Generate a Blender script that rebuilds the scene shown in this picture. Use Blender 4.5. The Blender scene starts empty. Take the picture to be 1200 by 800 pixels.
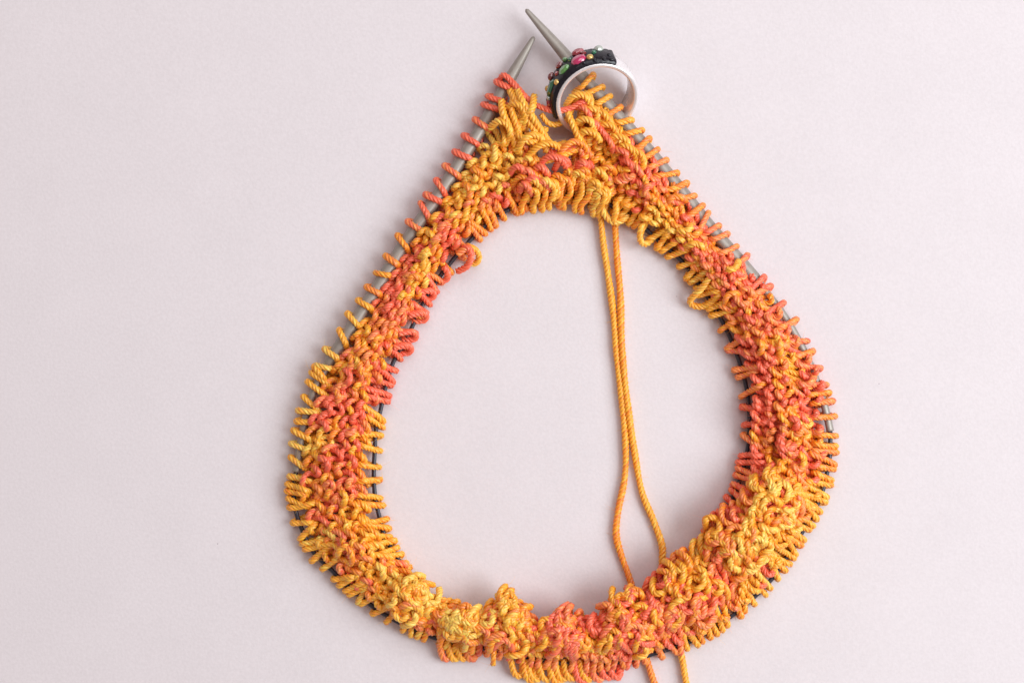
import bpy, math, random
import numpy as np
from mathutils import Vector, Matrix

random.seed(7)
RNG = np.random.default_rng(11)
S = bpy.context.scene
PX = 0.0002                 # metres covered by one pixel of the 1200 x 800 photograph on the table
CAM_H = 0.36

# ------------------------------------------------------------------ camera, lamps, world, exposure
cam_d = bpy.data.cameras.new("camera")
cam_d.sensor_width = 36.0
cam_d.lens = 36.0 * CAM_H / (1200 * PX)
cam_d.clip_start = 0.01
cam_d.clip_end = 10.0
cam = bpy.data.objects.new("camera", cam_d)
cam.location = (0, 0, CAM_H)
S.collection.objects.link(cam)
S.camera = cam

W = bpy.data.worlds.new("World")
S.world = W
W.use_nodes = True
W.node_tree.nodes["Background"].inputs[0].default_value = (1.0, 0.76, 0.68, 1)
W.node_tree.nodes["Background"].inputs[1].default_value = 0.34

def area(name, loc, target, size, size_y, power, col):
    l = bpy.data.lights.new(name, 'AREA')
    l.shape = 'RECTANGLE'; l.size = size; l.size_y = size_y
    l.energy = power; l.color = col
    o = bpy.data.objects.new(name, l)
    o.location = loc
    o.rotation_euler = (Vector(target) - Vector(loc)).to_track_quat('-Z', 'Y').to_euler()
    S.collection.objects.link(o)
    return o
area("window_light", (0.78, -0.03, 0.70), (0.0, 0.0, 0.0), 0.72, 0.72, 11.6, (0.93, 0.985, 1.0))
area("room_light", (0.10, 0.55, 0.85), (0.0, 0.0, 0.0), 0.9, 0.9, 4.1, (0.97, 0.98, 1.0))

S.view_settings.view_transform = 'Standard'
S.view_settings.look = 'None'
S.view_settings.exposure = 0.0
S.view_settings.gamma = 1.0
S.view_settings.use_curve_mapping = False
S.cycles.max_bounces = 8
S.cycles.diffuse_bounces = 5

# ------------------------------------------------------------------ helpers
def lin(c):
    return tuple(((x / 255 / 12.92) if x <= 10 else ((x / 255 + 0.055) / 1.055) ** 2.4) for x in c)

def W3(p):
    """pixel point at height z (px units) -> metres, so that it is seen at that pixel from the photograph's viewpoint height"""
    p = np.asarray(p, dtype=float)
    x = p[..., 0] - 600.0; y = 400.0 - p[..., 1]; z = p[..., 2] * PX
    k = 1.0 - z / CAM_H
    return np.stack([x * PX * k, y * PX * k, z], axis=-1)

def link(o, parent=None):
    S.collection.objects.link(o)
    if parent is not None:
        o.parent = parent
    return o

def empty(name, label, cat, loc=(0, 0, 0)):
    o = bpy.data.objects.new(name, None)
    o.empty_display_size = 0.01
    o.location = loc
    o['label'] = label; o['category'] = cat
    return link(o)

def catmull(P, n=16):
    P = np.asarray(P, float)
    Q = np.vstack([2 * P[0] - P[1], P, 2 * P[-1] - P[-2]])
    out = []
    for i in range(1, len(Q) - 2):
        p0, p1, p2, p3 = Q[i - 1], Q[i], Q[i + 1], Q[i + 2]
        t = np.linspace(0, 1, n, endpoint=False)[:, None]
        out.append(0.5 * ((2 * p1) + (-p0 + p2) * t + (2 * p0 - 5 * p1 + 4 * p2 - p3) * t ** 2 + (-p0 + 3 * p1 - 3 * p2 + p3) * t ** 3))
    out.append(P[-1:])
    return np.vstack(out)

def resample(P, step):
    d = np.r_[0, np.cumsum(np.linalg.norm(np.diff(P, axis=0), axis=1))]
    n = max(4, int(round(d[-1] / step)) + 1)
    t = np.linspace(0, d[-1], n)
    return np.stack([np.interp(t, d, P[:, k]) for k in range(P.shape[1])], axis=1)

def frames(P):
    """parallel transported frames along a polyline"""
    T = np.gradient(P, axis=0)
    T /= np.linalg.norm(T, axis=1)[:, None] + 1e-12
    n = len(P)
    U = np.zeros_like(P)
    a = np.array([0, 0, 1.0]) if abs(T[0, 2]) < 0.9 else np.array([1.0, 0, 0])
    u = a - T[0] * a.dot(T[0]); u /= np.linalg.norm(u)
    U[0] = u
    tl = T.tolist(); ux, uy, uz = u.tolist()
    for i in range(1, n):
        tx, ty, tz = tl[i]
        d = ux * tx + uy * ty + uz * tz
        ux -= d * tx; uy -= d * ty; uz -= d * tz
        m = math.sqrt(ux * ux + uy * uy + uz * uz) + 1e-12
        ux /= m; uy /= m; uz /= m
        U[i] = (ux, uy, uz)
    V = np.cross(T, U)
    return T, U, V

# ------------------------------------------------------------------ materials
def nodes_of(name):
    m = bpy.data.materials.new(name); m.use_nodes = True
    nt = m.node_tree
    b = nt.nodes["Principled BSDF"]
    return m, nt, b

def simple(name, col, rough=0.5, metal=0.0, noise=None, **kw):
    m, nt, b = nodes_of(name)
    b.inputs["Base Color"].default_value = (*col, 1)
    b.inputs["Roughness"].default_value = rough
    b.inputs["Metallic"].default_value = metal
    for k, v in kw.items():
        b.inputs[k].default_value = v
    if noise:
        sc, amt, bump = noise
        tc = nt.nodes.new("ShaderNodeTexCoord")
        n = nt.nodes.new("ShaderNodeTexNoise"); n.inputs["Scale"].default_value = sc; n.inputs["Detail"].default_value = 5
        nt.links.new(tc.outputs["Object"], n.inputs["Vector"])
        r = nt.nodes.new("ShaderNodeMapRange")
        r.inputs[1].default_value = 0.3; r.inputs[2].default_value = 0.7
        r.inputs[3].default_value = max(0.02, rough - amt); r.inputs[4].default_value = rough + amt
        nt.links.new(n.outputs["Fac"], r.inputs[0]); nt.links.new(r.outputs[0], b.inputs["Roughness"])
        mx = nt.nodes.new("ShaderNodeMix"); mx.data_type = 'RGBA'
        mx.inputs[6].default_value = (*[c * 0.8 for c in col], 1); mx.inputs[7].default_value = (*[min(1, c * 1.12) for c in col], 1)
        nt.links.new(n.outputs["Fac"], mx.inputs[0]); nt.links.new(mx.outputs[2], b.inputs["Base Color"])
        if bump:
            bp = nt.nodes.new("ShaderNodeBump"); bp.inputs["Strength"].default_value = 0.4; bp.inputs["Distance"].default_value = bump
            nt.links.new(n.outputs["Fac"], bp.inputs["Height"]); nt.links.new(bp.outputs[0], b.inputs["Normal"])
    return m

def yarn_material():
    m, nt, b = nodes_of("cotton_yarn")
    at = nt.nodes.new("ShaderNodeAttribute"); at.attribute_name = "dye"
    fb = nt.nodes.new("ShaderNodeAttribute"); fb.attribute_name = "fibre"
    n = nt.nodes.new("ShaderNodeTexNoise"); n.inputs["Scale"].default_value = 1.0; n.inputs["Detail"].default_value = 3
    nt.links.new(fb.outputs["Vector"], n.inputs["Vector"])
    r = nt.nodes.new("ShaderNodeMapRange"); r.inputs[1].default_value = 0.3; r.inputs[2].default_value = 0.7
    r.inputs[3].default_value = 0.86; r.inputs[4].default_value = 1.12
    nt.links.new(n.outputs["Fac"], r.inputs[0])
    mul = nt.nodes.new("ShaderNodeVectorMath"); mul.operation = 'SCALE'
    nt.links.new(at.outputs["Color"], mul.inputs[0]); nt.links.new(r.outputs[0], mul.inputs["Scale"])
    nt.links.new(mul.outputs[0], b.inputs["Base Color"])
    b.inputs["Roughness"].default_value = 0.36
    b.inputs["Specular IOR Level"].default_value = 0.75
    b.inputs["Subsurface Weight"].default_value = 0.3
    b.inputs["Subsurface Radius"].default_value = (1.0, 0.35, 0.10)
    b.inputs["Subsurface Scale"].default_value = 0.0008
    b.inputs["Sheen Weight"].default_value = 0.05
    b.inputs["Sheen Roughness"].default_value = 0.4
    b.inputs["Sheen Tint"].default_value = (1.0, 0.75, 0.5, 1)
    bp = nt.nodes.new("ShaderNodeBump"); bp.inputs["Strength"].default_value = 0.6; bp.inputs["Distance"].default_value = 0.00008
    nt.links.new(n.outputs["Fac"], bp.inputs["Height"]); nt.links.new(bp.outputs[0], b.inputs["Normal"])
    return m

M_YARN = yarn_material()
M_STEEL = simple("brushed_nickel", lin((164, 158, 151)), 0.5, 0.45, noise=(900, 0.08, 0.00001))
M_CABLE = simple("slate_cable", lin((52, 50, 62)), 0.35, 0.0, noise=(700, 0.08, 0))
M_SILVER = simple("polished_silver", lin((244, 240, 242)), 0.26, 0.5, noise=(260, 0.05, 0))
M_NAVY = simple("navy_enamel", lin((15, 14, 27)), 0.3, 0.0, noise=(800, 0.1, 0.00003))
M_GOLD = simple("gold_dot", lin((226, 190, 120)), 0.2, 0.6)
def gem(name, c):
    return simple(name, lin(c), 0.08, 0.0, **{"Coat Weight": 1.0, "Coat Roughness": 0.03, "Specular IOR Level": 0.9, "Transmission Weight": 0.25, "IOR": 1.7})
M_RUBY = gem("ruby_glass", (176, 20, 52)); M_MAG = gem("magenta_glass", (222, 34, 112)); M_EMER = gem("emerald_glass", (0, 122, 84))
M_PERI = gem("peridot_glass", (96, 160, 78)); M_CLEAR = gem("clear_glass", (196, 205, 196)); M_SIAM = gem("dark_red_glass", (150, 30, 40))

# ------------------------------------------------------------------ the table top
def paper():
    m, nt, b = nodes_of("white_paper")
    tc = nt.nodes.new("ShaderNodeTexCoord")
    n1 = nt.nodes.new("ShaderNodeTexNoise"); n1.inputs["Scale"].default_value = 1500; n1.inputs["Detail"].default_value = 6
    n2 = nt.nodes.new("ShaderNodeTexNoise"); n2.inputs["Scale"].default_value = 60; n2.inputs["Detail"].default_value = 5
    n3 = nt.nodes.new("ShaderNodeTexVoronoi"); n3.inputs["Scale"].default_value = 75
    for n in (n1, n2, n3): nt.links.new(tc.outputs["Object"], n.inputs["Vector"])
    mx = nt.nodes.new("ShaderNodeMix"); mx.data_type = 'RGBA'
    mx.inputs[6].default_value = (*lin((207, 201, 205)), 1); mx.inputs[7].default_value = (*lin((229, 223, 228)), 1)
    ad = nt.nodes.new("ShaderNodeMath"); ad.operation = 'MULTIPLY_ADD'; ad.inputs[1].default_value = 0.7
    h2 = nt.nodes.new("ShaderNodeMath"); h2.operation = 'MULTIPLY'; h2.inputs[1].default_value = 0.3
    nt.links.new(n2.outputs["Fac"], h2.inputs[0])
    nt.links.new(n1.outputs["Fac"], ad.inputs[0]); nt.links.new(h2.outputs[0], ad.inputs[2])
    nt.links.new(ad.outputs[0], mx.inputs[0])
    # rare tiny specks of dust in the sheet
    sp = nt.nodes.new("ShaderNodeMapRange"); sp.inputs[1].default_value = 0.011; sp.inputs[2].default_value = 0.02
    nt.links.new(n3.outputs["Distance"], sp.inputs[0])
    sx = nt.nodes.new("ShaderNodeMix"); sx.data_type = 'RGBA'; sx.inputs[6].default_value = (*lin((176, 166, 172)), 1)
    nt.links.new(sp.outputs[0], sx.inputs[0]); nt.links.new(mx.outputs[2], sx.inputs[7])
    nt.links.new(sx.outputs[2], b.inputs["Base Color"])
    b.inputs["Roughness"].default_value = 0.75
    b.inputs["Specular IOR Level"].default_value = 0.2
    bp = nt.nodes.new("ShaderNodeBump"); bp.inputs["Strength"].default_value = 0.35; bp.inputs["Distance"].default_value = 0.0001
    nt.links.new(n1.outputs["Fac"], bp.inputs["Height"]); nt.links.new(bp.outputs[0], b.inputs["Normal"])
    me = bpy.data.meshes.new("paper_surface")
    nx = 60
    g = np.linspace(-0.6, 0.6, nx + 1)
    X, Y = np.meshgrid(g, g)
    Z = 0.00025 * np.sin(X * 21 + 1.0) * np.cos(Y * 17 + 0.4) - 0.0004
    v = np.stack([X, Y, Z], -1).reshape(-1, 3)
    idx = np.arange((nx + 1) ** 2).reshape(nx + 1, nx + 1)
    f = np.stack([idx[:-1, :-1], idx[:-1, 1:], idx[1:, 1:], idx[1:, :-1]], -1).reshape(-1, 4)
    me.from_pydata(v.tolist(), [], f.tolist()); me.materials.append(m)
    me.polygons.foreach_set("use_smooth", [True] * len(f))
    o = link(bpy.data.objects.new("paper_surface", me))
    o['kind'] = 'structure'; o['label'] = 'plain pinkish white paper surface under the knitting'
paper()

# ------------------------------------------------------------------ generic tube (needles, cables)
def mesh_from(name, v, f, mat, parent, smooth=True):
    me = bpy.data.meshes.new(name)
    me.from_pydata(np.asarray(v).tolist(), [], f); me.materials.append(mat)
    me.polygons.foreach_set("use_smooth", [smooth] * len(me.polygons))
    me.update()
    return link(bpy.data.objects.new(name, me), parent)

def tube(name, P, R, mat, parent, sides=20, label=None):
    P = np.asarray(P, float); R = np.asarray(R, float)
    T, U, V = frames(P)
    a = np.linspace(0, 2 * np.pi, sides, endpoint=False)
    ring = (P[:, None] + R[:, None, None] * (U[:, None] * np.cos(a)[None, :, None] + V[:, None] * np.sin(a)[None, :, None]))
    v = W3(ring.reshape(-1, 3)).tolist()
    n = len(P); f = []
    for i in range(n - 1):
        for j in range(sides):
            f.append((i * sides + j, i * sides + (j + 1) % sides, (i + 1) * sides + (j + 1) % sides, (i + 1) * sides + j))
    f.append(tuple(range(sides - 1, -1, -1))); f.append(tuple((n - 1) * sides + j for j in range(sides)))
    o = mesh_from(name, v, f, mat, parent)
    if label: o['label'] = label
    return o

# ------------------------------------------------------------------ the line of the work (pixels)
NZ = 14.0
NEEDLE_L = [(626, 43, 10), (598, 92, 11), (570, 140, 12), (541, 187, 13), (512, 231, 14), (470, 292, 14), (440, 340, 14), (424, 364, 14), (401, 401, 14), (382, 431, 13)]
FERR_L = [(382, 431, 13), (371, 450, 12), (362, 475, 12), (356, 500, 11), (352, 520, 10), (347, 553, 9)]
NEEDLE_R = [(616, 11, 22), (660, 62, 20), (686, 94, 18), (718, 129, 17), (742, 156, 16), (763, 180, 15), (802, 228, 14), (832, 266, 14), (862, 300, 14), (893, 336, 14)]
FERR_R = [(893, 336, 14), (920, 372, 13), (944, 415, 13), (960, 455, 12), (967, 478, 12), (973, 505, 11)]
CABLE_O = [(347, 553, 9), (344, 575, 9), (347, 600, 9), (358, 630, 9), (370, 650, 9), (384, 663, 9), (406, 685, 9), (423, 699, 9), (445, 716, 9), (480, 735, 9),
           (520, 750, 9), (580, 762, 9), (644, 775, 9), (690, 778, 9), (727, 775, 9), (758, 768, 9), (807, 752, 9), (845, 730, 9), (876, 706, 9), (900, 683, 9),
           (915, 663, 9), (935, 632, 9), (945, 614, 9), (958, 590, 9), (966, 568, 9), (972, 538, 10), (973, 518, 10), (973, 505, 11)]
CABLE_I = [(600, 244, 8), (615, 237, 8), (629, 232, 8), (655, 229, 8), (680, 231, 8), (702, 237, 8), (716, 241, 8), (734, 251, 8), (755, 267, 8), (774, 284, 8), (798, 305, 8), (814, 326, 8),
           (828, 346, 8), (843, 370, 8), (860, 406, 8), (871, 439, 8), (876, 463, 8), (878, 490, 8), (877, 520, 8), (870, 552, 8), (858, 585, 8), (840, 615, 8), (815, 648, 8),
           (785, 690, 8), (745, 725, 8), (690, 742, 8), (640, 746, 8), (580, 744, 8), (539, 732, 8), (510, 712, 8), (489, 688, 8), (478, 673, 8), (468, 657, 8), (459, 642, 8),
           (452, 631, 8), (446, 611, 8), (440, 585, 8), (438, 558, 8), (439, 528, 8), (441, 500, 8), (446, 480, 8), (451, 456, 8), (461, 424, 8), (473, 404, 8), (481, 387, 8), (490, 368, 8),
           (501, 346, 8), (512, 329, 8), (523, 314, 8), (545, 288, 8), (566, 267, 8), (585, 252, 8), (600, 244, 8)]

# needles and cables -------------------------------------------------
def needles():
    e = empty("circular_knitting_needle", "grey metal circular needle with two bare tips, holding the outer edge of the knitting", "knitting needle", (0, 0, 0))
    for nm, line, tip in (("needle", NEEDLE_L, 0), ("needle", NEEDLE_R, 0)):
        P = resample(catmull(line), 2.0)
        d = np.r_[0, np.cumsum(np.linalg.norm(np.diff(P, axis=0), axis=1))]
        D = d[-1]
        L = 62 if line is NEEDLE_L else 78
        t = np.clip(d / L, 0, 1)
        R = 2.6 + (7.4 - 2.6) * (1 - (1 - t) ** 1.25)
        R = R * np.sqrt(np.clip(d / 3.0, 0.04, 1) * (2 - np.clip(d / 3.0, 0.04, 1)))
        te = np.clip((D - d) / 14, 0, 1)
        R = 4.6 + (R - 4.6) * te
        tube(nm, P, R, M_STEEL, e, 28, "left needle, its tapered tip lying lower" if line is NEEDLE_L else "right needle passing through the ring, its tapered tip higher")
    for line in (FERR_L, FERR_R):
        P = resample(catmull(line), 2.5)
        tube("ferrule", P, np.full(len(P), 4.5), M_STEEL, e, 20)
    P = resample(catmull(CABLE_O), 3)
    tube("cable", P, np.full(len(P), 2.7), M_CABLE, e, 12)
    P = resample(catmull(CABLE_I), 3)[:-1]
    c = tube("spare_cable", P, np.full(len(P), 2.6), M_CABLE, None, 12)
    c['label'] = "thin dark cable holding the loops along the inner edge of the knitting"; c['category'] = "cable"
needles()

# ------------------------------------------------------------------ yarn
N_PLY = 4; PER = 5; SIDES = N_PLY * PER; LEAD = 20.0; YR = 3.6
ang = np.arange(SIDES) * 2 * np.pi / SIDES
prof = 0.68 + 0.38 * np.abs(np.sin(N_PLY * ang / 2)) ** 0.8
ply_id = (np.arange(SIDES) // PER)
PLY_TONE = np.array([1.0, 1.12, 0.93, 1.05])[ply_id]

YEL = np.array(lin((255, 174, 52))); ORA = np.array(lin((255, 145, 32))); PEA = np.array(lin((250, 146, 80))); COR = np.array(lin((246, 110, 80)))
LEM = np.array(lin((255, 200, 92)))
PAL = np.array([COR, COR, PEA, ORA, YEL, YEL, LEM])

def palette(t):
    t = np.clip(np.asarray(t, float), 0, 1) * (len(PAL) - 1)
    i = np.minimum(t.astype(int), len(PAL) - 2); f = (t - i)[:, None]
    return PAL[i] * (1 - f) + PAL[i + 1] * f

def noise1(n_knots):
    k = RNG.random(n_knots + 3)
    def f(x):
        x = np.asarray(x, float) % n_knots
        i = x.astype(int); t = x - i; t = t * t * (3 - 2 * t)
        return k[i] * (1 - t) + k[i + 1] * t
    return f
TONE_N = noise1(4000)

def yarn_arrays(P, tone, r=YR, s0=0.0, cap0=True, cap1=True):
    """P: px-space centre line, tone: colour parameter per point. Returns verts, colours, fibre coords (rings x sides)."""
    T, U, V = frames(P)
    d = s0 + np.r_[0, np.cumsum(np.linalg.norm(np.diff(P, axis=0), axis=1))]
    ph = 2 * np.pi * d / LEAD
    a = ang[None, :] - ph[:, None]
    rr = np.asarray(r) * np.ones(len(P))
    rr = rr * (1 + 0.06 * np.sin(d * 0.11) + 0.05 * np.sin(d * 0.047 + 1))
    ring = P[:, None] + (rr[:, None] * prof[None, :])[:, :, None] * (U[:, None] * np.cos(a)[:, :, None] + V[:, None] * np.sin(a)[:, :, None])
    tt = np.asarray(tone)[:, None] + np.array([0.0, 0.10, -0.06, 0.04])[ply_id][None, :]
    col = palette(tt.ravel()).reshape(len(P), SIDES, 3) * PLY_TONE[None, :, None]
    col = np.clip(col, 0, 0.97)
    fib = np.stack([np.broadcast_to(ang[None, :] * 6.0, (len(P), SIDES)), np.broadcast_to(d[:, None] * 0.12, (len(P), SIDES)), np.full((len(P), SIDES), s0 % 97.0)], -1)
    return ring, col, fib

def build_yarn(name, pieces, parent, caps=True):
    """one mesh from several strand pieces (ring arrays)"""
    vs, cs, fs, fb, off = [], [], [], [], 0
    ngons = []
    for ring, col, fib in pieces:
        n = ring.shape[0]
        vs.append(W3(ring.reshape(-1, 3))); cs.append(col.reshape(-1, 3)); fb.append(fib.reshape(-1, 3))
        i = np.arange(n - 1)[:, None]; j = np.arange(SIDES)[None, :]; j2 = (j + 1) % SIDES
        q = np.stack([i * SIDES + j, i * SIDES + j2, (i + 1) * SIDES + j2, (i + 1) * SIDES + j], -1).reshape(-1, 4) + off
        fs.append(q)
        ngons.append(off + np.arange(SIDES)[::-1]); ngons.append(off + (n - 1) * SIDES + np.arange(SIDES))
        off += n * SIDES
    v = np.vstack(vs).astype(np.float32); c = np.vstack(cs); b = np.vstack(fb).astype(np.float32)
    q = np.vstack(fs)
    nq = len(q); ng = len(ngons)
    me = bpy.data.meshes.new(name)
    me.vertices.add(len(v)); me.vertices.foreach_set("co", v.ravel())
    loops = np.concatenate([q.ravel(), np.concatenate(ngons)]).astype(np.int32)
    me.loops.add(len(loops)); me.loops.foreach_set("vertex_index", loops)
    tot = np.concatenate([np.full(nq, 4), np.full(ng, SIDES)]).astype(np.int32)
    st = np.concatenate([[0], np.cumsum(tot)[:-1]]).astype(np.int32)
    me.polygons.add(nq + ng); me.polygons.foreach_set("loop_start", st)
    try: me.polygons.foreach_set("loop_total", tot)
    except Exception: pass
    me.update(calc_edges=True)
    me.polygons.foreach_set("use_smooth", np.ones(nq + ng, bool))
    ca = me.attributes.new("dye", 'FLOAT_COLOR', 'POINT')
    ca.data.foreach_set("color", np.c_[c, np.ones(len(c))].astype(np.float32).ravel())
    fa = me.attributes.new("fibre", 'FLOAT_VECTOR', 'POINT'); fa.data.foreach_set("vector", b.ravel())
    me.materials.append(M_YARN)
    return link(bpy.data.objects.new(name, me), parent)

# stations round the ring: fabric outer edge, fabric inner edge, stitches to the next station
ST = [
 ((603,108),(646,232),4), ((585,132),(626,236),4), ((556,172),(600,246),4), ((530,208),(578,258),4), ((503,246),(553,282),4), ((478,283),(524,314),4),
 ((452,323),(503,345),4), ((424,366),(486,378),4), ((398,406),(466,414),4), ((374,446),(452,454),4), ((360,490),(442,496),4), ((352,530),(439,535),4),
 ((346,570),(439,575),4), ((350,612),(447,615),4), ((372,652),(460,644),4), ((400,680),(474,668),4), ((430,704),(490,690),4), ((462,727),(508,706),3),
 ((492,740),(522,704),3), ((520,748),(538,708),3), ((548,752),(556,724),3), ((572,758),(574,706),4), ((596,764),(598,702),4), ((620,768),(620,716),3), ((640,771),(636,734),3),
 ((660,774),(654,716),4), ((682,775),(680,716),3), ((700,775),(698,726),3), ((722,774),(714,706),4), ((745,769),(738,706),4), ((768,764),(760,688),4),
 ((795,756),(776,668),4), ((825,742),(796,655),4), ((855,723),(820,634),4), ((880,702),(836,606),4), ((902,680),(850,590),4), ((922,650),(862,574),4),
 ((940,622),(870,554),4), ((957,590),(874,534),4), ((968,560),(877,508),4), ((973,525),(878,482),4), ((968,490),(876,460),4), ((955,450),(868,430),4),
 ((935,410),(856,398),4), ((912,374),(842,370),4), ((888,340),(826,344),4), ((862,310),(810,322),4), ((838,278),(792,300),4), ((815,248),(772,282),3),
 ((790,218),(752,264),3), ((765,188),(735,252),3), ((742,162),(718,243),3), ((722,138),(700,237),3), ((700,112),(682,232),3), ((684,98),(664,230),0)]
ST = [(a, b, {4: 2.2, 3: 1.75, 0: 0}[c]) for a, b, c in ST]
def _pull(p, q, d):
    L = math.hypot(q[0] - p[0], q[1] - p[1])
    return (p[0] + (q[0] - p[0]) * d / L, p[1] + (q[1] - p[1]) * d / L)
_n = []
for _k, (a, b, c) in enumerate(ST):
    do = 8 if _k <= 10 else (3 if _k >= 43 else 5)
    di = 12 if not 15 <= _k <= 34 else 0
    if a[0] > 860 and 300 < a[1] < 455: do = -5
    if a[0] > 940 and 480 < a[1] < 570: do = 13
    if a[0] > 915 and 600 < a[1] < 660: do = 9
    if a[0] < 410 and 560 < a[1] < 690: do = 11
    if _k <= 1 or _k >= len(ST) - 2: do = 11
    _n.append((_pull(a, b, do), _pull(b, a, di), c))
ST = _n
s_knots = np.r_[0, np.cumsum([s[2] for s in ST[:-1]])].astype(float)
s_knots *= round(s_knots[-1]) / s_knots[-1]
NST = int(round(s_knots[-1]))
FO = catmull([s[0] for s in ST], 16); FI = catmull([s[1] for s in ST], 16)
s_dense = np.interp(np.linspace(0, len(ST) - 1, len(FO)), np.arange(len(ST)), s_knots)

def at_station(s):
    o = np.stack([np.interp(s, s_dense, FO[:, k]) for k in (0, 1)], -1)
    i = np.stack([np.interp(s, s_dense, FI[:, k]) for k in (0, 1)], -1)
    return o, i

# gathered puffs of fabric: centre, radius, height
PUFFS = [(592, 730, 40, 26), (662, 740, 32, 22), (733, 730, 42, 28), (806, 692, 46, 30), (862, 636, 42, 26), (905, 585, 38, 22), (538, 728, 26, 16), (480, 700, 30, 16),
         (425, 640, 34, 16), (405, 560, 34, 10), (905, 640, 28, 12), (900, 470, 40, 12), (890, 390, 34, 12), (430, 420, 30, 8), (500, 270, 34, 8), (760, 215, 30, 8), (850, 320, 26, 10), (640, 200, 30, 6)]
zn1, zn2 = noise1(300), noise1(300)
def height(s, v, xy):
    z = 15.0 + 9.0 * np.sin(np.pi * np.clip(v, 0, 1)) + 7.0 * (zn1(s * 0.33 + 9 * np.floor(v * 3)) - 0.5)
    for cx, cy, r, a in PUFFS:
        z = z + a * np.exp(-((xy[..., 0] - cx) ** 2 + (xy[..., 1] - cy) ** 2) / (2 * (0.66 * r) ** 2))
    return z

def tone_bias(x, y):
    """where the dyed yarn shows coral (negative) or yellow (positive) in the photograph"""
    b = np.zeros_like(x)
    for cx, cy, r, a in [(380,475,40,-.30),(410,560,40,-.25),(470,430,30,-.12),(495,385,25,-.25),(480,300,30,-.1),(540,240,40,.15),(600,160,45,.45),(360,590,40,.2),(470,690,40,.25),(540,720,40,.3),
                         (600,715,30,.15),(660,730,45,-.25),(735,730,50,-.2),(800,690,40,-.15),(860,640,40,.2),(920,580,45,.18),(890,560,30,.12),(890,500,45,-.35),(870,430,50,-.2),(890,350,50,-.3),
                         (820,340,30,.3),(770,300,30,.3),(820,290,30,-.1),(760,200,40,-.15),(720,150,30,.35),(660,190,40,.05),(690,240,30,.25),(930,440,40,-.1),(900,670,40,.2),(420,650,30,-.05),(855,600,30,-.3),(650,245,40,.2)]:
        b = b + a * np.exp(-((x - cx) ** 2 + (y - cy) ** 2) / (2 * (0.7 * r) ** 2))
    return b

ROOT = empty("knitted_band", "ring of orange, yellow and coral knitting laid in a drop shape on the white paper", "knitting", (0, 0, 0))
stuff, fine = [], []
YARN_LEN = [0.0]
HAIR = []

def fabric_row(k, R, v_lo, v_hi, s_lo, s_hi, zoff=0.0, amp=1.0, rows_as_parts=False, side=1, slant=0.3):
    SUB = 36
    nS = int(s_hi - s_lo)
    s = np.linspace(s_lo, s_hi, nS * SUB + 1)
    ja, jb, jc, jd, je = [noise1(400) for _ in range(5)]
    t = 2 * np.pi * s + 0.9 * (ja(s * 0.12 + 7) - 0.5)
    o, i = at_station(s)
    w = np.linalg.norm(o - i, axis=1)
    pitch = (v_hi - v_lo) / R
    vk = v_lo + (k + 0.5) * pitch + 0.35 * pitch * (ja(s * 0.35) - 0.5)
    A = amp * (0.72 + 0.56 * jb(s * 1.0))
    hv = pitch * 0.70 * A
    v = vk + hv * np.cos(t) + slant * pitch * np.sin(t) + 0.42 * pitch * (jc(s * 1.9) - 0.5)
    aa = 0.15 + 0.10 * (jd(s * 0.8) - 0.4)
    ss = s + aa * np.sin(2 * t) + 0.38 * (je(s * 1.4) - 0.5)
    o2, i2 = at_station(np.clip(ss, 0, NST))
    xy = i2 + (o2 - i2) * v[:, None]
    zz = height(s, v, xy) + side * 6.6 * np.cos(2 * t) + 7.0 * (jc(s * 1.7 + 50) - 0.5) + zoff
    P = np.c_[xy, np.where(zz < 8, 4.2 + 3.8 * np.exp((zz - 8) / 3.8), zz)]
    # smooth a touch
    P[1:-1] = 0.25 * P[:-2] + 0.5 * P[1:-1] + 0.25 * P[2:]
    d = np.r_[0, np.cumsum(np.linalg.norm(np.diff(P, axis=0), axis=1))]
    base = YARN_LEN[0]
    tone = 0.47 + 1.0 * (TONE_N((base + d) / 120.0) - 0.5) + 0.35 * (TONE_N((base + d) / 33.0 + 900) - 0.5) + tone_bias(P[:, 0], P[:, 1])
    ring, col, fib = yarn_arrays(P, tone, r=3.6, s0=base % 1000)
    YARN_LEN[0] += d[-1]
    if side > 0: HAIR.append((ring[::7], col[::7]))
    for q in range(nS):
        a, b = q * SUB, (q + 1) * SUB + 1
        pc = (ring[a:b], col[a:b], fib[a:b])
        c = P[(a + b) // 2]
        (fine if rows_as_parts else stuff).append((c[2], pc))

R = 5
for k in range(R):
    fabric_row(k, R, 0.02, 0.97, 0, NST, rows_as_parts=(k in (0, 2, 4)), side=1 if k != 3 else 0.35, slant=0.40 if k % 2 == 0 else 0.30)
# the underside of the fold
for k in range(3):
    fabric_row(k, 3, 0.10, 0.90, 0, NST, zoff=-15.0, amp=0.8, side=-1)

fine.sort(key=lambda x: -x[0])
for z, pc in fine[:300]:
    build_yarn("knit_stitch", [pc], ROOT)
stuff += fine[300:]
so = build_yarn("knit_fabric", [pc for z, pc in stuff], ROOT)
so['kind'] = 'stuff'

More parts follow.
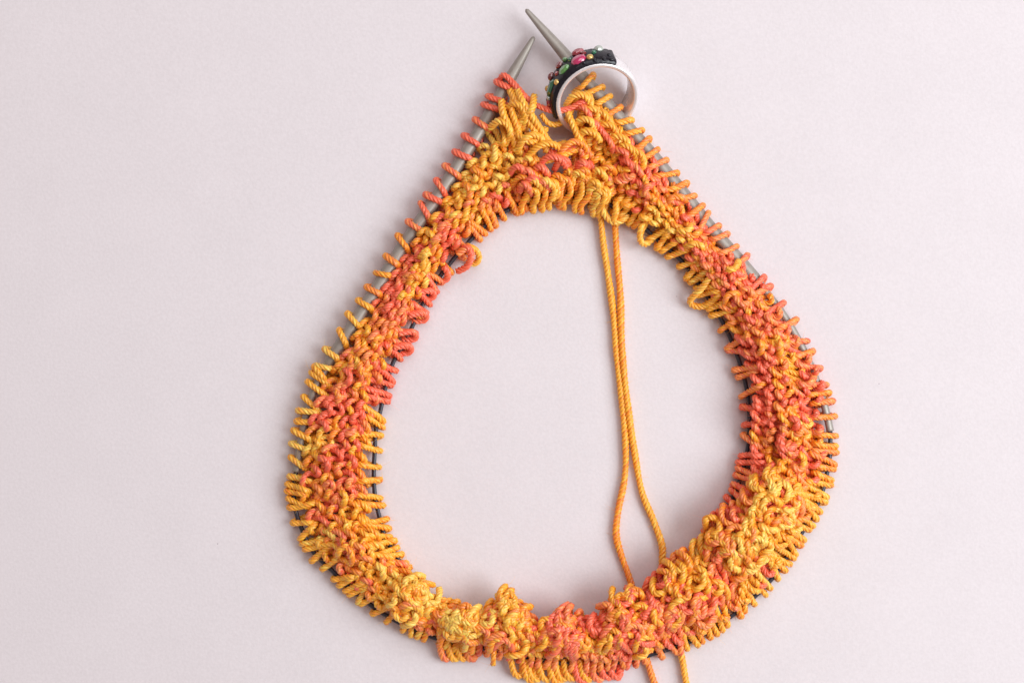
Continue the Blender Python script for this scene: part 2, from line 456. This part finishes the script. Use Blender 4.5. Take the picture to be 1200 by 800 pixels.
# ------------------------------------------------------------------ loops round needles and cables
def wrap_loop(name, B, Q, r, skew=0.0, low=6.0, tone=0.5, tail=10.0, reach=0.0, spread=0.0, label=None):
    """loop leaving the fabric at B, over the rod at Q (radius r), under it and back"""
    B = np.asarray(B, float); Q = np.asarray(Q, float)
    d = Q[:2] - B[:2]; L = np.linalg.norm(d) + 1e-6; d /= L
    n = np.array([-d[1], d[0]])
    g = r + YR * 0.95
    def pt(a, off, z):
        return (Q[0] + d[0] * a + n[0] * off, Q[1] + d[1] * a + n[1] * off, z)
    pts = [pt(-L - tail, -skew * 1.6 - spread, B[2] - 7), pt(-L, -skew * 1.3 - spread, B[2]), pt(-L * 0.5 - 1, -skew * 0.9, 0.45 * B[2] + 0.55 * (Q[2] + g) + 2.5), pt(-g * 0.3, -skew * 0.5, Q[2] + g * 1.02),
           pt(g * 0.75 + reach * 0.7, skew * 0.1, Q[2] + g * 0.68), pt(g * 1.06 + reach, skew * 0.4, Q[2] + 0.02 * g), pt(g * 0.7 + reach * 0.6, skew * 0.8, max(YR + 0.5, Q[2] - g * 0.75)), pt(-g * 0.4, skew * 1.1 + spread * 0.3, max(YR + 0.5, Q[2] - g * 0.98)),
           pt(-L * 0.7 - 3, skew * 1.3 + spread, max(YR + 1, low))]
    P = resample(catmull(pts, 8), 2.0)
    d_ = np.r_[0, np.cumsum(np.linalg.norm(np.diff(P, axis=0), axis=1))]
    tn = tone + 0.25 * (TONE_N((YARN_LEN[0] + d_) / 40.0) - 0.5)
    YARN_LEN[0] += d_[-1]
    ya = yarn_arrays(P, tn, s0=YARN_LEN[0] % 1000); HAIR.append((ya[0][::7], ya[1][::7]))
    o = build_yarn(name, [ya], ROOT)
    if label: o['label'] = label
    return o

def polyline_dist(line):
    P = resample(catmull(line), 1.0)
    d = np.r_[0, np.cumsum(np.linalg.norm(np.diff(P[:, :2], axis=0), axis=1))]
    return P, d

def nearest_s(Q):
    """station coordinate whose cross line runs nearest Q"""
    ss = np.linspace(0, NST, NST * 8)
    o, i = at_station(ss)
    e = o - i; L2 = (e ** 2).sum(1)
    t = np.clip((((Q[:2] - i) * e).sum(1)) / L2, 0, 1)
    dd = np.linalg.norm(i + e * t[:, None] - Q[:2], axis=1)
    k = int(np.argmin(dd)); return ss[k]

def loops_along(name, line, r, start, stop, gaps, tone_f, v_at, reach=(0, 2), skew=(2, 4), ext=0.0, side='o', zb=None, tail=10.0):
    P, d = polyline_dist(line)
    x = start; k = 0
    T = np.gradient(P[:, :2], axis=0)
    while x < min(stop, d[-1] - 1):
        q = np.array([np.interp(x, d, P[:, j]) for j in range(3)])
        t = np.array([np.interp(x, d, T[:, j]) for j in range(2)]); t /= np.linalg.norm(t) + 1e-9
        s = nearest_s(q)
        o, i = at_station(np.array([s])); e = (o - i)[0]; w = np.linalg.norm(e)
        nrm = np.array([-t[1], t[0]])
        out = e if side == 'o' else -e
        if nrm.dot(out) < 0: nrm = -nrm
        Ld = v_at(x) * random.uniform(0.8, 1.2)
        slant = random.uniform(-0.38, 0.38)
        b = q[:2] - nrm * Ld + t * Ld * slant
        v = 0.85 if side == 'o' else 0.12
        z = min(34.0, float(height(np.array([s]), np.array([v]), b[None])[0])) + random.uniform(0, 5)
        if zb: z = zb + random.uniform(-1, 3)
        wrap_loop(name, (b[0], b[1], z), q, r, skew=random.uniform(*skew) * (1 if random.random() < 0.85 else -0.6), tone=tone_f(q[0], q[1]) + random.uniform(-.12, .12),
                  reach=random.uniform(*reach) + ext, spread=random.uniform(0, 2), tail=tail)
        x += gaps(x, k); k += 1

def gap_left(x, k):
    return [19, 11, 23, 22, 21, 22, 23, 15, 19, 22, 24, 23, 21, 22, 20, 22, 25, 24, 19, 8, 9][k % 21] * random.uniform(0.92, 1.08)
# left needle: coral at the top, then orange, yellow towards the ferrule
def tone_l(x, y):
    return np.interp(y, [90, 200, 260, 330, 420, 560], [0.05, 0.15, 0.30, 0.62, 0.78, 0.85])
LEFT = NEEDLE_L[:-1] + FERR_L
loops_along("needle_loop", LEFT, 7.0, 66, 470, gap_left, tone_l, lambda x: 10, reach=(0, 2.5), skew=(2.0, 4.0), zb=9, tail=4)
loops_along("needle_loop", LEFT, 4.6, 472, 640, lambda x, k: random.uniform(11, 19), tone_l, lambda x: random.uniform(10, 17), reach=(1, 4), skew=(2, 4), zb=14, tail=5)
# right needle: peach and orange
def tone_r(x, y):
    return np.interp(y, [90, 170, 230, 300, 400, 520], [0.72, 0.58, 0.42, 0.28, 0.25, 0.45])
RIGHT = NEEDLE_R[:-1] + FERR_R
loops_along("needle_loop", RIGHT, 7.0, 112, 430, lambda x, k: random.uniform(12, 20) if x < 375 else random.uniform(22, 34), tone_r, lambda x: 12, reach=(-2, 0.5), skew=(1, 4), tail=5)
loops_along("needle_loop", RIGHT, 4.6, 432, 640, lambda x, k: random.uniform(16, 28) if x < 540 else random.uniform(10, 19), tone_r, lambda x: 12, reach=(0, 3), skew=(1, 4), tail=4)
# outer cable
def tone_oc(x, y):
    if y > 735 and 560 < x < 800: return 0.28
    if x > 800: return 0.72 if y > 560 else 0.45
    return 0.74
def gap_oc(x, k):
    return (random.uniform(6.8, 8.2) if k % 2 else random.uniform(8.5, 12.5)) + (9 if random.random() < 0.16 else 0)
loops_along("cable_loop", CABLE_O, 2.7, 6, 2000, gap_oc, tone_oc, lambda x: random.uniform(10, 22), reach=(0, 2), skew=(0.5, 3.5), tail=5)
# inner cable
def tone_ic(x, y):
    if y < 330: return 0.72 if x > 620 else 0.45
    if x < 520 and y < 480: return 0.2
    if x < 520: return 0.68
    if x > 800 and y > 470: return 0.15
    if x > 800 and y > 380: return 0.35
    if x > 780 : return 0.75
    return 0.45
loops_along("cable_loop", CABLE_I, 2.6, 2, 2200, lambda x, k: (random.uniform(7.4, 9) if k % 2 else random.uniform(9, 14)) + (9 if random.random() < 0.34 else 0), tone_ic, lambda x: random.uniform(11, 22), reach=(0, 3), skew=(0.5, 3.5), side='i')

# ------------------------------------------------------------------ single strands placed by eye
def strand(name, pts, tone, r=YR, label=None, step=2.0):
    P = resample(catmull(pts, 10), step)
    d = np.r_[0, np.cumsum(np.linalg.norm(np.diff(P, axis=0), axis=1))]
    tn = (np.interp(np.linspace(0, 1, len(P)), np.linspace(0, 1, len(tone)), tone) if hasattr(tone, '__len__') else np.full(len(P), tone)) + 0.12 * (TONE_N((YARN_LEN[0] + d) / 30.0) - 0.5)
    YARN_LEN[0] += d[-1] + 31
    ya = yarn_arrays(P, tn, r=r, s0=YARN_LEN[0] % 1000); HAIR.append((ya[0][::7], ya[1][::7]))
    o = build_yarn(name, [ya], ROOT)
    if label: o['label'] = label
    return o

strand("yarn_strand", [(584, 96, 8), (590, 88, 22), (600, 96, 24), (616, 114, 30), (630, 124, 30), (650, 130, 34), (668, 127, 36), (684, 119, 40), (694, 128, 34)], [0.02, 0.08, 0.12, 0.05], label="coral strand crossing the gap between the two needles")
strand("yarn_strand", [(598, 106, 22), (606, 120, 34), (618, 140, 38), (630, 158, 36), (642, 176, 30)], 0.80, 4.3)
strand("yarn_strand", [(606, 104, 24), (612, 118, 40), (622, 134, 42), (634, 152, 38), (648, 170, 30), (664, 168, 26)], [0.85, 0.8, 0.7], 4.2)
strand("yarn_strand", [(626, 112, 30), (624, 126, 44), (616, 136, 40), (606, 150, 32)], 0.82, 4.2)
strand("yarn_strand", [(602, 112, 26), (600, 130, 36), (606, 148, 36), (610, 166, 32)], 0.66, 4.2)
strand("yarn_strand", [(588, 118, 26), (590, 134, 36), (598, 150, 34), (604, 172, 30)], 0.70, 4.2)
strand("yarn_strand", [(634, 134, 30), (642, 144, 26), (652, 146, 24), (664, 140, 26), (670, 128, 30)], [0.7, 0.85, 0.7], 3.6)
strand("yarn_strand", [(640, 176, 28), (656, 180, 34), (676, 170, 32), (690, 160, 30)], [0.05, 0.1, 0.6], 4.0)
strand("yarn_strand", [(628, 190, 28), (648, 186, 36), (668, 178, 34), (682, 172, 30)], [0.9, 0.8, 0.5], 4.2)
strand("yarn_strand", [(664, 122, 26), (668, 138, 38), (676, 156, 40), (684, 172, 36)], 0.82, 4.3)
strand("yarn_strand", [(664, 122, 30), (672, 112, 42), (684, 112, 44), (692, 122, 40), (694, 136, 34)], 0.80, 4.2)
for a in range(7):   # chain of coral and yellow bumps beside the right needle
    x, y = 676 + a * 10.5 + random.uniform(-3, 3), 118 + a * 11.5 + random.uniform(-3, 3)
    j = [random.uniform(-3, 3) for _ in range(6)]
    strand("yarn_strand", [(x - 6, y + 4, 28), (x + 2 + j[0], y - 7 + j[1], 40), (x + 13, y - 3 + j[2], 42), (x + 15 + j[3], y + 9, 36), (x + 8, y + 18 + j[4], 28)], random.uniform(.6, .9), 4.0)
    strand("yarn_strand", [(x - 2 + j[3], y + 8, 28), (x + 5, y + 9 + j[2], 40), (x + 11 + j[1], y + 15, 42), (x + 14 + j[0], y + 24, 34)], random.uniform(0, .25), 3.7)
for pts, tn in (([(600, 150, 24), (610, 160, 38), (622, 166, 40), (634, 162, 34), (640, 150, 28)], 0.7), ([(606, 178, 26), (612, 166, 40), (624, 158, 42), (636, 164, 38), (640, 178, 30)], 0.85),
                ([(618, 184, 28), (630, 172, 40), (644, 168, 42), (656, 174, 38), (662, 186, 28)], 0.75), ([(650, 188, 28), (660, 174, 40), (672, 166, 42), (684, 170, 38), (690, 182, 28)], 0.4),
                ([(672, 150, 26), (680, 140, 40), (692, 142, 44), (696, 154, 40), (688, 166, 30)], 0.85), ([(678, 164, 28), (684, 154, 42), (696, 156, 44), (704, 166, 38)], 0.8),
                ([(592, 128, 24), (602, 122, 38), (612, 126, 42), (616, 138, 40), (612, 152, 30)], 0.75), ([(574, 150, 22), (584, 142, 34), (594, 146, 36), (598, 158, 34), (592, 170, 24)], 0.8),
                ([(630, 196, 28), (642, 184, 42), (656, 186, 44), (664, 196, 36)], 0.1)):
    strand("yarn_strand", pts, tn, 4.1)
# long heads falling over the inner cable at the top
for a in range(10):
    x = 612 + a * 10.4 + random.uniform(-3, 3)
    yb = np.interp(x, [600, 655, 720], [248, 240, 254])
    h = random.uniform(17, 36); j = [random.uniform(-3.5, 3.5) for _ in range(5)]
    strand("yarn_strand", [(x - 9 + j[0], yb - h + 8, 22), (x - 4, yb - h - 3, 34), (x + 5, yb - h - 1 + j[1], 36), (x + 4 + j[2], yb - h * 0.55, 29), (x + j[3], yb - 6, 19), (x + j[3], yb + 3, 10), (x - 3, yb - 8, 5)], random.uniform(0.45, 0.95), 3.9)
    if a % 2 == 0:
        strand("yarn_strand", [(x + 5, yb - h + 2, 24), (x + 12, yb - h - 6 + j[4], 36), (x + 17, yb - h + 3, 34), (x + 13, yb - h + 14, 26)], random.uniform(0.5, 0.95), 3.9)
for a in range(16):
    x = random.uniform(604, 712); y = random.uniform(186, 214) + abs(x - 655) * 0.12; w = random.uniform(7, 11); j = random.uniform(-5, 5)
    strand("yarn_strand", [(x - w, y + 6, 26), (x - w * .6, y - 1, 37), (x, y - 4 + j * .5, 42), (x + w * .6, y + j, 39), (x + w, y + 6 + j, 27)], random.uniform(0.05, 0.95), 4.0)
# loose loops
strand("loose_loop", [(840, 312, 30), (830, 328, 29), (819, 341, 21), (809, 351, 12), (811, 357, 8), (820, 359, 8), (831, 356, 12), (840, 348, 20)], [0.7, 0.86, 0.8, 0.7], 4.0, label="yellow triangular loop hanging free inside the right edge")
strand("loose_loop", [(702, 236, 20), (708, 250, 17), (718, 260, 14), (730, 258, 14), (736, 252, 10)], 0.88, 4.0)
strand("loose_loop", [(722, 236, 24), (722, 248, 22), (719, 258, 16), (724, 263, 10)], 0.84, 4.0)
strand("loose_loop", [(546, 288, 24), (556, 292, 22), (561, 300, 14), (558, 308, 8), (550, 308, 6)], [0.6, 0.85, 0.85], 4.0)
strand("loose_loop", [(536, 298, 24), (548, 290, 28), (552, 300, 26), (547, 312, 20), (536, 318, 12)], [0.4, 0.1, 0.05], 4.0)
strand("loose_loop", [(520, 312, 20), (524, 318, 18), (524, 326, 12), (516, 331, 8)], 0.04, 4.0)
for x, y in ((504, 345), (495, 371), (483, 393), (477, 409)):
    strand("loose_loop", [(x - 16, y - 2, 22), (x - 2, y - 4.5, 20), (x + 4, y - 1.5, 14), (x + 2, y + 4, 9), (x - 12, y + 5, 7)], 0.08, 4.0)
strand("loose_loop", [(752, 262, 26), (750, 280, 22), (756, 286, 12), (766, 278, 8)], 0.85, 4.0)
# fringe of loops folding out below the bottom edge
for a, x in enumerate(range(606, 724, 10)):
    x += random.uniform(-3, 3); y = 789 + 6 * math.sin((x - 600) / 38.0) + random.uniform(-4, 3)
    strand("fringe_loop", [(x - 5, 772, 10), (x - 3, y - 8, 10), (x, y, 8), (x + 7, y + 2, 6), (x + 9, y - 10, 5), (x + 7, 772, 5)], random.choice([0.1, 0.2, 0.6, 0.75]), 4.0)
for a, x in enumerate(range(520, 560, 10)):
    strand("fringe_loop", [(x - 6, 752, 12), (x - 3, 764, 10), (x, 771, 8), (x + 6, 770, 6), (x + 8, 756, 5)], random.choice([0.1, 0.3, 0.75]), 4.0)

# big looping strands thrown over the gathered puffs
for cx, cy, r, a in PUFFS[:7] + [(480, 700, 30, 16)]:
    for q in range(int(9 + r * 0.36)):
        th = random.uniform(0, 2 * math.pi); rad = r * 0.85 * math.sqrt(random.random())
        px, py = cx + rad * math.cos(th), cy + rad * math.sin(th)
        so_, si_ = at_station(np.array([nearest_s(np.array([cx, cy, 0.0]))])); inw = (si_ - so_)[0]; inw /= np.linalg.norm(inw)
        bx, by = cx - inw[0] * r * 1.1, cy - inw[1] * r * 1.1
        dr = math.atan2(py - by, px - bx) + random.uniform(-0.35, 0.35)
        if random.random() < 0.35: dr += math.pi / 2
        L = random.uniform(13, 25); bend = random.choice([-1, 1]) * random.uniform(4, 12)
        pts = []
        for f in (-1, -0.6, 0, 0.6, 1):
            x = px + math.cos(dr) * L * f * 0.6 - math.sin(dr) * bend * (1 - f * f)
            y = py + math.sin(dr) * L * f * 0.6 + math.cos(dr) * bend * (1 - f * f)
            zz = float(height(np.array([0.0]), np.array([0.5]), np.array([[x, y]]))[0])
            pts.append((x, y, zz + (9.0 if abs(f) < 0.7 else -3)))
        tn = 0.55 + float(tone_bias(np.array([px]), np.array([py]))[0]) + random.uniform(-.4, .4)
        strand("yarn_strand", pts, tn, 3.95)

# longer strands riding on top of the band where the tension is uneven
for q in range(70):
    s0_ = random.uniform(4, NST - 5); v0 = random.uniform(0.22, 0.82)
    o_, i_ = at_station(np.array([s0_])); c = (i_ + (o_ - i_) * v0)[0]; e = (o_ - i_)[0]; e /= np.linalg.norm(e)
    dr = math.atan2(e[1], e[0]) + random.choice([0.45, 0.7, -0.4, 1.2]) + random.uniform(-.25, .25)
    L = random.uniform(9, 17); bend = random.choice([-1, 1]) * random.uniform(3, 8); pts = []
    for f in (-1, -0.6, 0, 0.6, 1):
        x = c[0] + math.cos(dr) * L * f * 0.7 - math.sin(dr) * bend * (1 - f * f)
        y = c[1] + math.sin(dr) * L * f * 0.7 + math.cos(dr) * bend * (1 - f * f)
        zz = float(height(np.array([s0_]), np.array([v0]), np.array([[x, y]]))[0])
        pts.append((x, y, zz + (10.5 if abs(f) < 0.7 else -3)))
    strand("yarn_strand", pts, 0.55 + float(tone_bias(np.array([c[0]]), np.array([c[1]]))[0]) + random.uniform(-.4, .4), 3.9)

# two ends hanging from the cast-on edge across the open middle and out under the bottom
strand("yarn_end", [(704, 240, 16), (704, 254, 8), (707, 285, 5), (713, 325, 4.5), (719, 370, 4.5), (723, 420, 4.5), (729, 470, 4.5), (733, 520, 4.5), (732, 560, 4.5), (725, 595, 4.5), (722, 625, 4.5),
                     (728, 650, 5), (737, 675, 5), (744, 700, 4.5), (752, 740, 4.5), (759, 775, 4.5), (770, 810, 4.5)], [0.7, 0.72, 0.66, 0.62, 0.5, 0.4, 0.35], 4.0, "orange yarn end lying left at the bottom")
strand("yarn_end", [(723, 256, 14), (721, 264, 8), (723, 300, 5), (727, 345, 5), (728, 385, 6), (730, 420, 6), (735, 470, 6), (743, 525, 4.5), (752, 575, 4.5), (766, 610, 4.5), (776, 640, 5),
                     (776, 668, 5), (783, 700, 4.5), (793, 745, 4.5), (800, 775, 4.5), (806, 812, 4.5)], [0.5, 0.55, 0.6, 0.66, 0.8, 0.84, 0.8], 4.0, "yellower yarn end lying right at the bottom")

# ------------------------------------------------------------------ the jewelled ring used as a marker
def ring():
    C = np.array(W3((700, 119, 40)))
    th = math.radians(41)
    dirx = -0.28
    e = empty("jewelled_finger_ring", "silver finger ring set with small coloured stones, hung over the right needle as a marker", "ring", tuple(C))
    # local frame: ring axis is local z; local x to the right, local y up the photograph and rising
    ax = Vector((math.sin(th) * -dirx, -math.sin(th) * math.sqrt(1 - dirx ** 2), math.cos(th))).normalized()
    lx = Vector((1, 0, 0)); lx = (lx - ax * lx.dot(ax)).normalized(); ly = ax.cross(lx)
    Mx = Matrix((lx, ly, ax)).transposed().to_4x4()
    e.matrix_world = Matrix.Translation(Vector(C)) @ Mx
    RI, RO, WD = 43.0 * PX, 48.5 * PX, 32 * PX
    prof_ = []
    hw = WD / 2
    for (r, z) in ((RI + 1.2 * PX, 0), (RI, -1.5 * PX), (RI - .5 * PX, -hw), (RI, -WD + 1.5 * PX), (RI + 1.2 * PX, -WD), (RO - 1.2 * PX, -WD), (RO, -WD + 1.5 * PX), (RO + 1.0 * PX, -hw), (RO, -1.5 * PX), (RO - 1.2 * PX, 0)):
        prof_.append((r, z + 0.0))
    n = 160; v = []; f = []; m = len(prof_)
    for i in range(n):
        a = 2 * math.pi * i / n
        for r, z in prof_:
            v.append((r * math.cos(a), r * math.sin(a), z))
    for i in range(n):
        for j in range(m):
            i2 = (i + 1) % n; j2 = (j + 1) % m
            f.append((i * m + j, i2 * m + j, i2 * m + j2, i * m + j2))
    mesh_from("ring_band", v, f, M_SILVER, e)
    # dark enamel setting on the arc that carries the stones
    a0, a1 = math.radians(66), math.radians(202)
    v = []; f = []; n = 60
    pr = [(RO - 0.5 * PX, -0.8 * PX), (RO + 2.6 * PX, -1.2 * PX), (RO + 4.6 * PX, -5 * PX), (RO + 5.2 * PX, -hw), (RO + 4.6 * PX, -WD + 5 * PX), (RO + 2.6 * PX, -WD + 1.2 * PX), (RO - 0.5 * PX, -WD + 0.8 * PX)]
    m = len(pr)
    for i in range(n + 1):
        a = a0 + (a1 - a0) * i / n
        for j, (r, z) in enumerate(pr):
            bump = 0.5 * PX * math.sin(i * 2.1 + j * 1.7)
            v.append(((r + bump) * math.cos(a), (r + bump) * math.sin(a), z))
    for i in range(n):
        for j in range(m - 1):
            f.append((i * m + j, i * m + j + 1, (i + 1) * m + j + 1, (i + 1) * m + j))
    f.append(tuple(range(m - 1, -1, -1))); f.append(tuple(n * m + j for j in range(m)))
    mesh_from("stone_setting", v, f, M_NAVY, e)
    def stone(name, deg, t, lu, lw, h, mat, label, facets=8, flat=0.55):
        a = math.radians(deg)
        c = Vector((math.cos(a), math.sin(a), 0)); tg = Vector((-math.sin(a), math.cos(a), 0)); zz = Vector((0, 0, 1))
        base = c * (RO + 4.0 * PX) + zz * (-WD * t)
        vv = []; ff = []
        rings = [(1.0, -0.6), (1.0, 0.35), (0.82, 0.75), (flat, 1.0)]
        for rr, hh in rings:
            for k in range(facets):
                b = 2 * math.pi * (k + 0.5) / facets
                vv.append(base + tg * (math.cos(b) * rr * lu * 1.2 * PX) + zz * (math.sin(b) * rr * lw * 1.2 * PX) + c * (hh * h * 0.85 * PX))
        for q in range(len(rings) - 1):
            for k in range(facets):
                k2 = (k + 1) % facets
                ff.append((q * facets + k, q * facets + k2, (q + 1) * facets + k2, (q + 1) * facets + k))
        ff.append(tuple((len(rings) - 1) * facets + k for k in range(facets)))
        o = mesh_from(name, [tuple(x) for x in vv], ff, mat, e, smooth=(facets > 10))
        o['label'] = label
    for q in range(11):
        stone("dark_bead", 72 + q * 12 + random.uniform(-2, 2), random.choice([.1, .12, .55, .7, .95]), random.uniform(1.6, 2.6), random.uniform(1.6, 2.4), 2.4, M_NAVY, "tiny dark bead of the setting", 12, .4)
    stone("stone", 84, .80, 4.5, 4.0, 5, M_CLEAR, "clear stone nearest the bare silver")
    stone("bead", 99, .30, 3.4, 3.4, 4.5, M_GOLD, "small gold bead by the magenta stone", 14, .4)
    stone("stone", 113, .38, 7.6, 6.0, 5.5, M_MAG, "large oval magenta stone", 12, .5)
    stone("stone", 110, .85, 6.5, 4.0, 5, M_RUBY, "long red stone on the far rim")
    stone("stone", 134, .38, 6.6, 4.2, 5, M_PERI, "pale green oval stone", 10)
    stone("stone", 138, .85, 4.2, 3.4, 4.5, M_SIAM, "small red stone on the far rim")
    stone("bead", 151, .24, 3.0, 3.0, 4.2, M_GOLD, "gold bead above the emerald stone", 14, .4)
    stone("stone", 164, .45, 9.5, 3.6, 5, M_EMER, "long emerald green baguette stone", 8, .7)
    stone("stone", 156, .88, 4.2, 3.2, 4.5, M_SIAM, "dark red stone beside the emerald one")
    stone("bead", 173, .86, 3.0, 3.0, 4.2, M_GOLD, "gold bead on the far rim", 14, .4)
    stone("stone", 186, .45, 5.0, 3.6, 4.8, M_RUBY, "red stone at the lower end of the setting")
    stone("stone", 122, .62, 2.6, 2.6, 4.8, M_EMER, "tiny green stone")
    for dg, tt, mt, lb in ((92, .55, M_EMER, "small green stone near the clear one"), (104, .62, M_SIAM, "small dark red stone between gold bead and red stone"), (128, .85, M_PERI, "tiny pale green stone on the far rim"),
                           (145, .55, M_RUBY, "tiny red stone above the emerald one"), (178, .45, M_CLEAR, "tiny clear stone below the emerald one"), (194, .55, M_GOLD, "lowest tiny gold stone")):
        stone("stone", dg, tt, 2.6, 2.4, 4.4, mt, lb, 8)
    stone("bead", 74, .40, 2.4, 2.4, 3.6, M_NAVY, "tiny dark bead at the upper end", 12, .4)
ring()

# ------------------------------------------------------------------ stray fibres standing off the yarn
def fuzz(n=16000):
    V = np.concatenate([h[0].reshape(-1, 3) for h in HAIR]); CC = np.concatenate([h[1].reshape(-1, 3) for h in HAIR])
    CEN = np.concatenate([np.broadcast_to(h[0].mean(1, keepdims=True), h[0].shape).reshape(-1, 3) for h in HAIR])
    pick = RNG.integers(0, len(V), n)
    p = V[pick]; c = CC[pick]; d = p - CEN[pick]; d /= np.linalg.norm(d, axis=1)[:, None] + 1e-6
    d = d + 0.9 * RNG.normal(size=d.shape); d /= np.linalg.norm(d, axis=1)[:, None]
    bend = RNG.normal(size=d.shape) * 0.7
    L = RNG.uniform(3, 9, n)[:, None]
    SEG = 4; vs = []; 
    for k in range(SEG + 1):
        t = k / SEG
        q = p - d * 0.5 + d * L * t + bend * L * t * t * 0.6
        q[:, 2] = np.maximum(q[:, 2], 0.6)
        e1 = np.cross(d, np.array([0.3, 0.5, 0.8])); e1 /= np.linalg.norm(e1, axis=1)[:, None] + 1e-6; e2 = np.cross(d, e1)
        w = 0.14 * (1 - 0.6 * t)
        for a in (0, 2.094, 4.189): vs.append(q + w * (e1 * math.cos(a) + e2 * math.sin(a)))
    A = np.stack(vs, 1)
    me = bpy.data.meshes.new("yarn_fuzz")
    base = (np.arange(n) * 3 * (SEG + 1))[:, None, None]
    f = []
    for k in range(SEG):
        for j in range(3):
            f.append([k * 3 + j, k * 3 + (j + 1) % 3, (k + 1) * 3 + (j + 1) % 3, (k + 1) * 3 + j])
    F = (base + np.array(f)[None]).reshape(-1, 4)
    me.from_pydata(W3(A.reshape(-1, 3)).tolist(), [], F.tolist())
    ca = me.attributes.new("dye", 'FLOAT_COLOR', 'POINT')
    col = np.repeat(np.c_[c, np.ones(n)], 3 * (SEG + 1), axis=0)
    ca.data.foreach_set("color", col.astype(np.float32).ravel())
    me.materials.append(M_YARN)
    o = link(bpy.data.objects.new("yarn_fuzz", me), ROOT); o['kind'] = 'stuff'
fuzz()
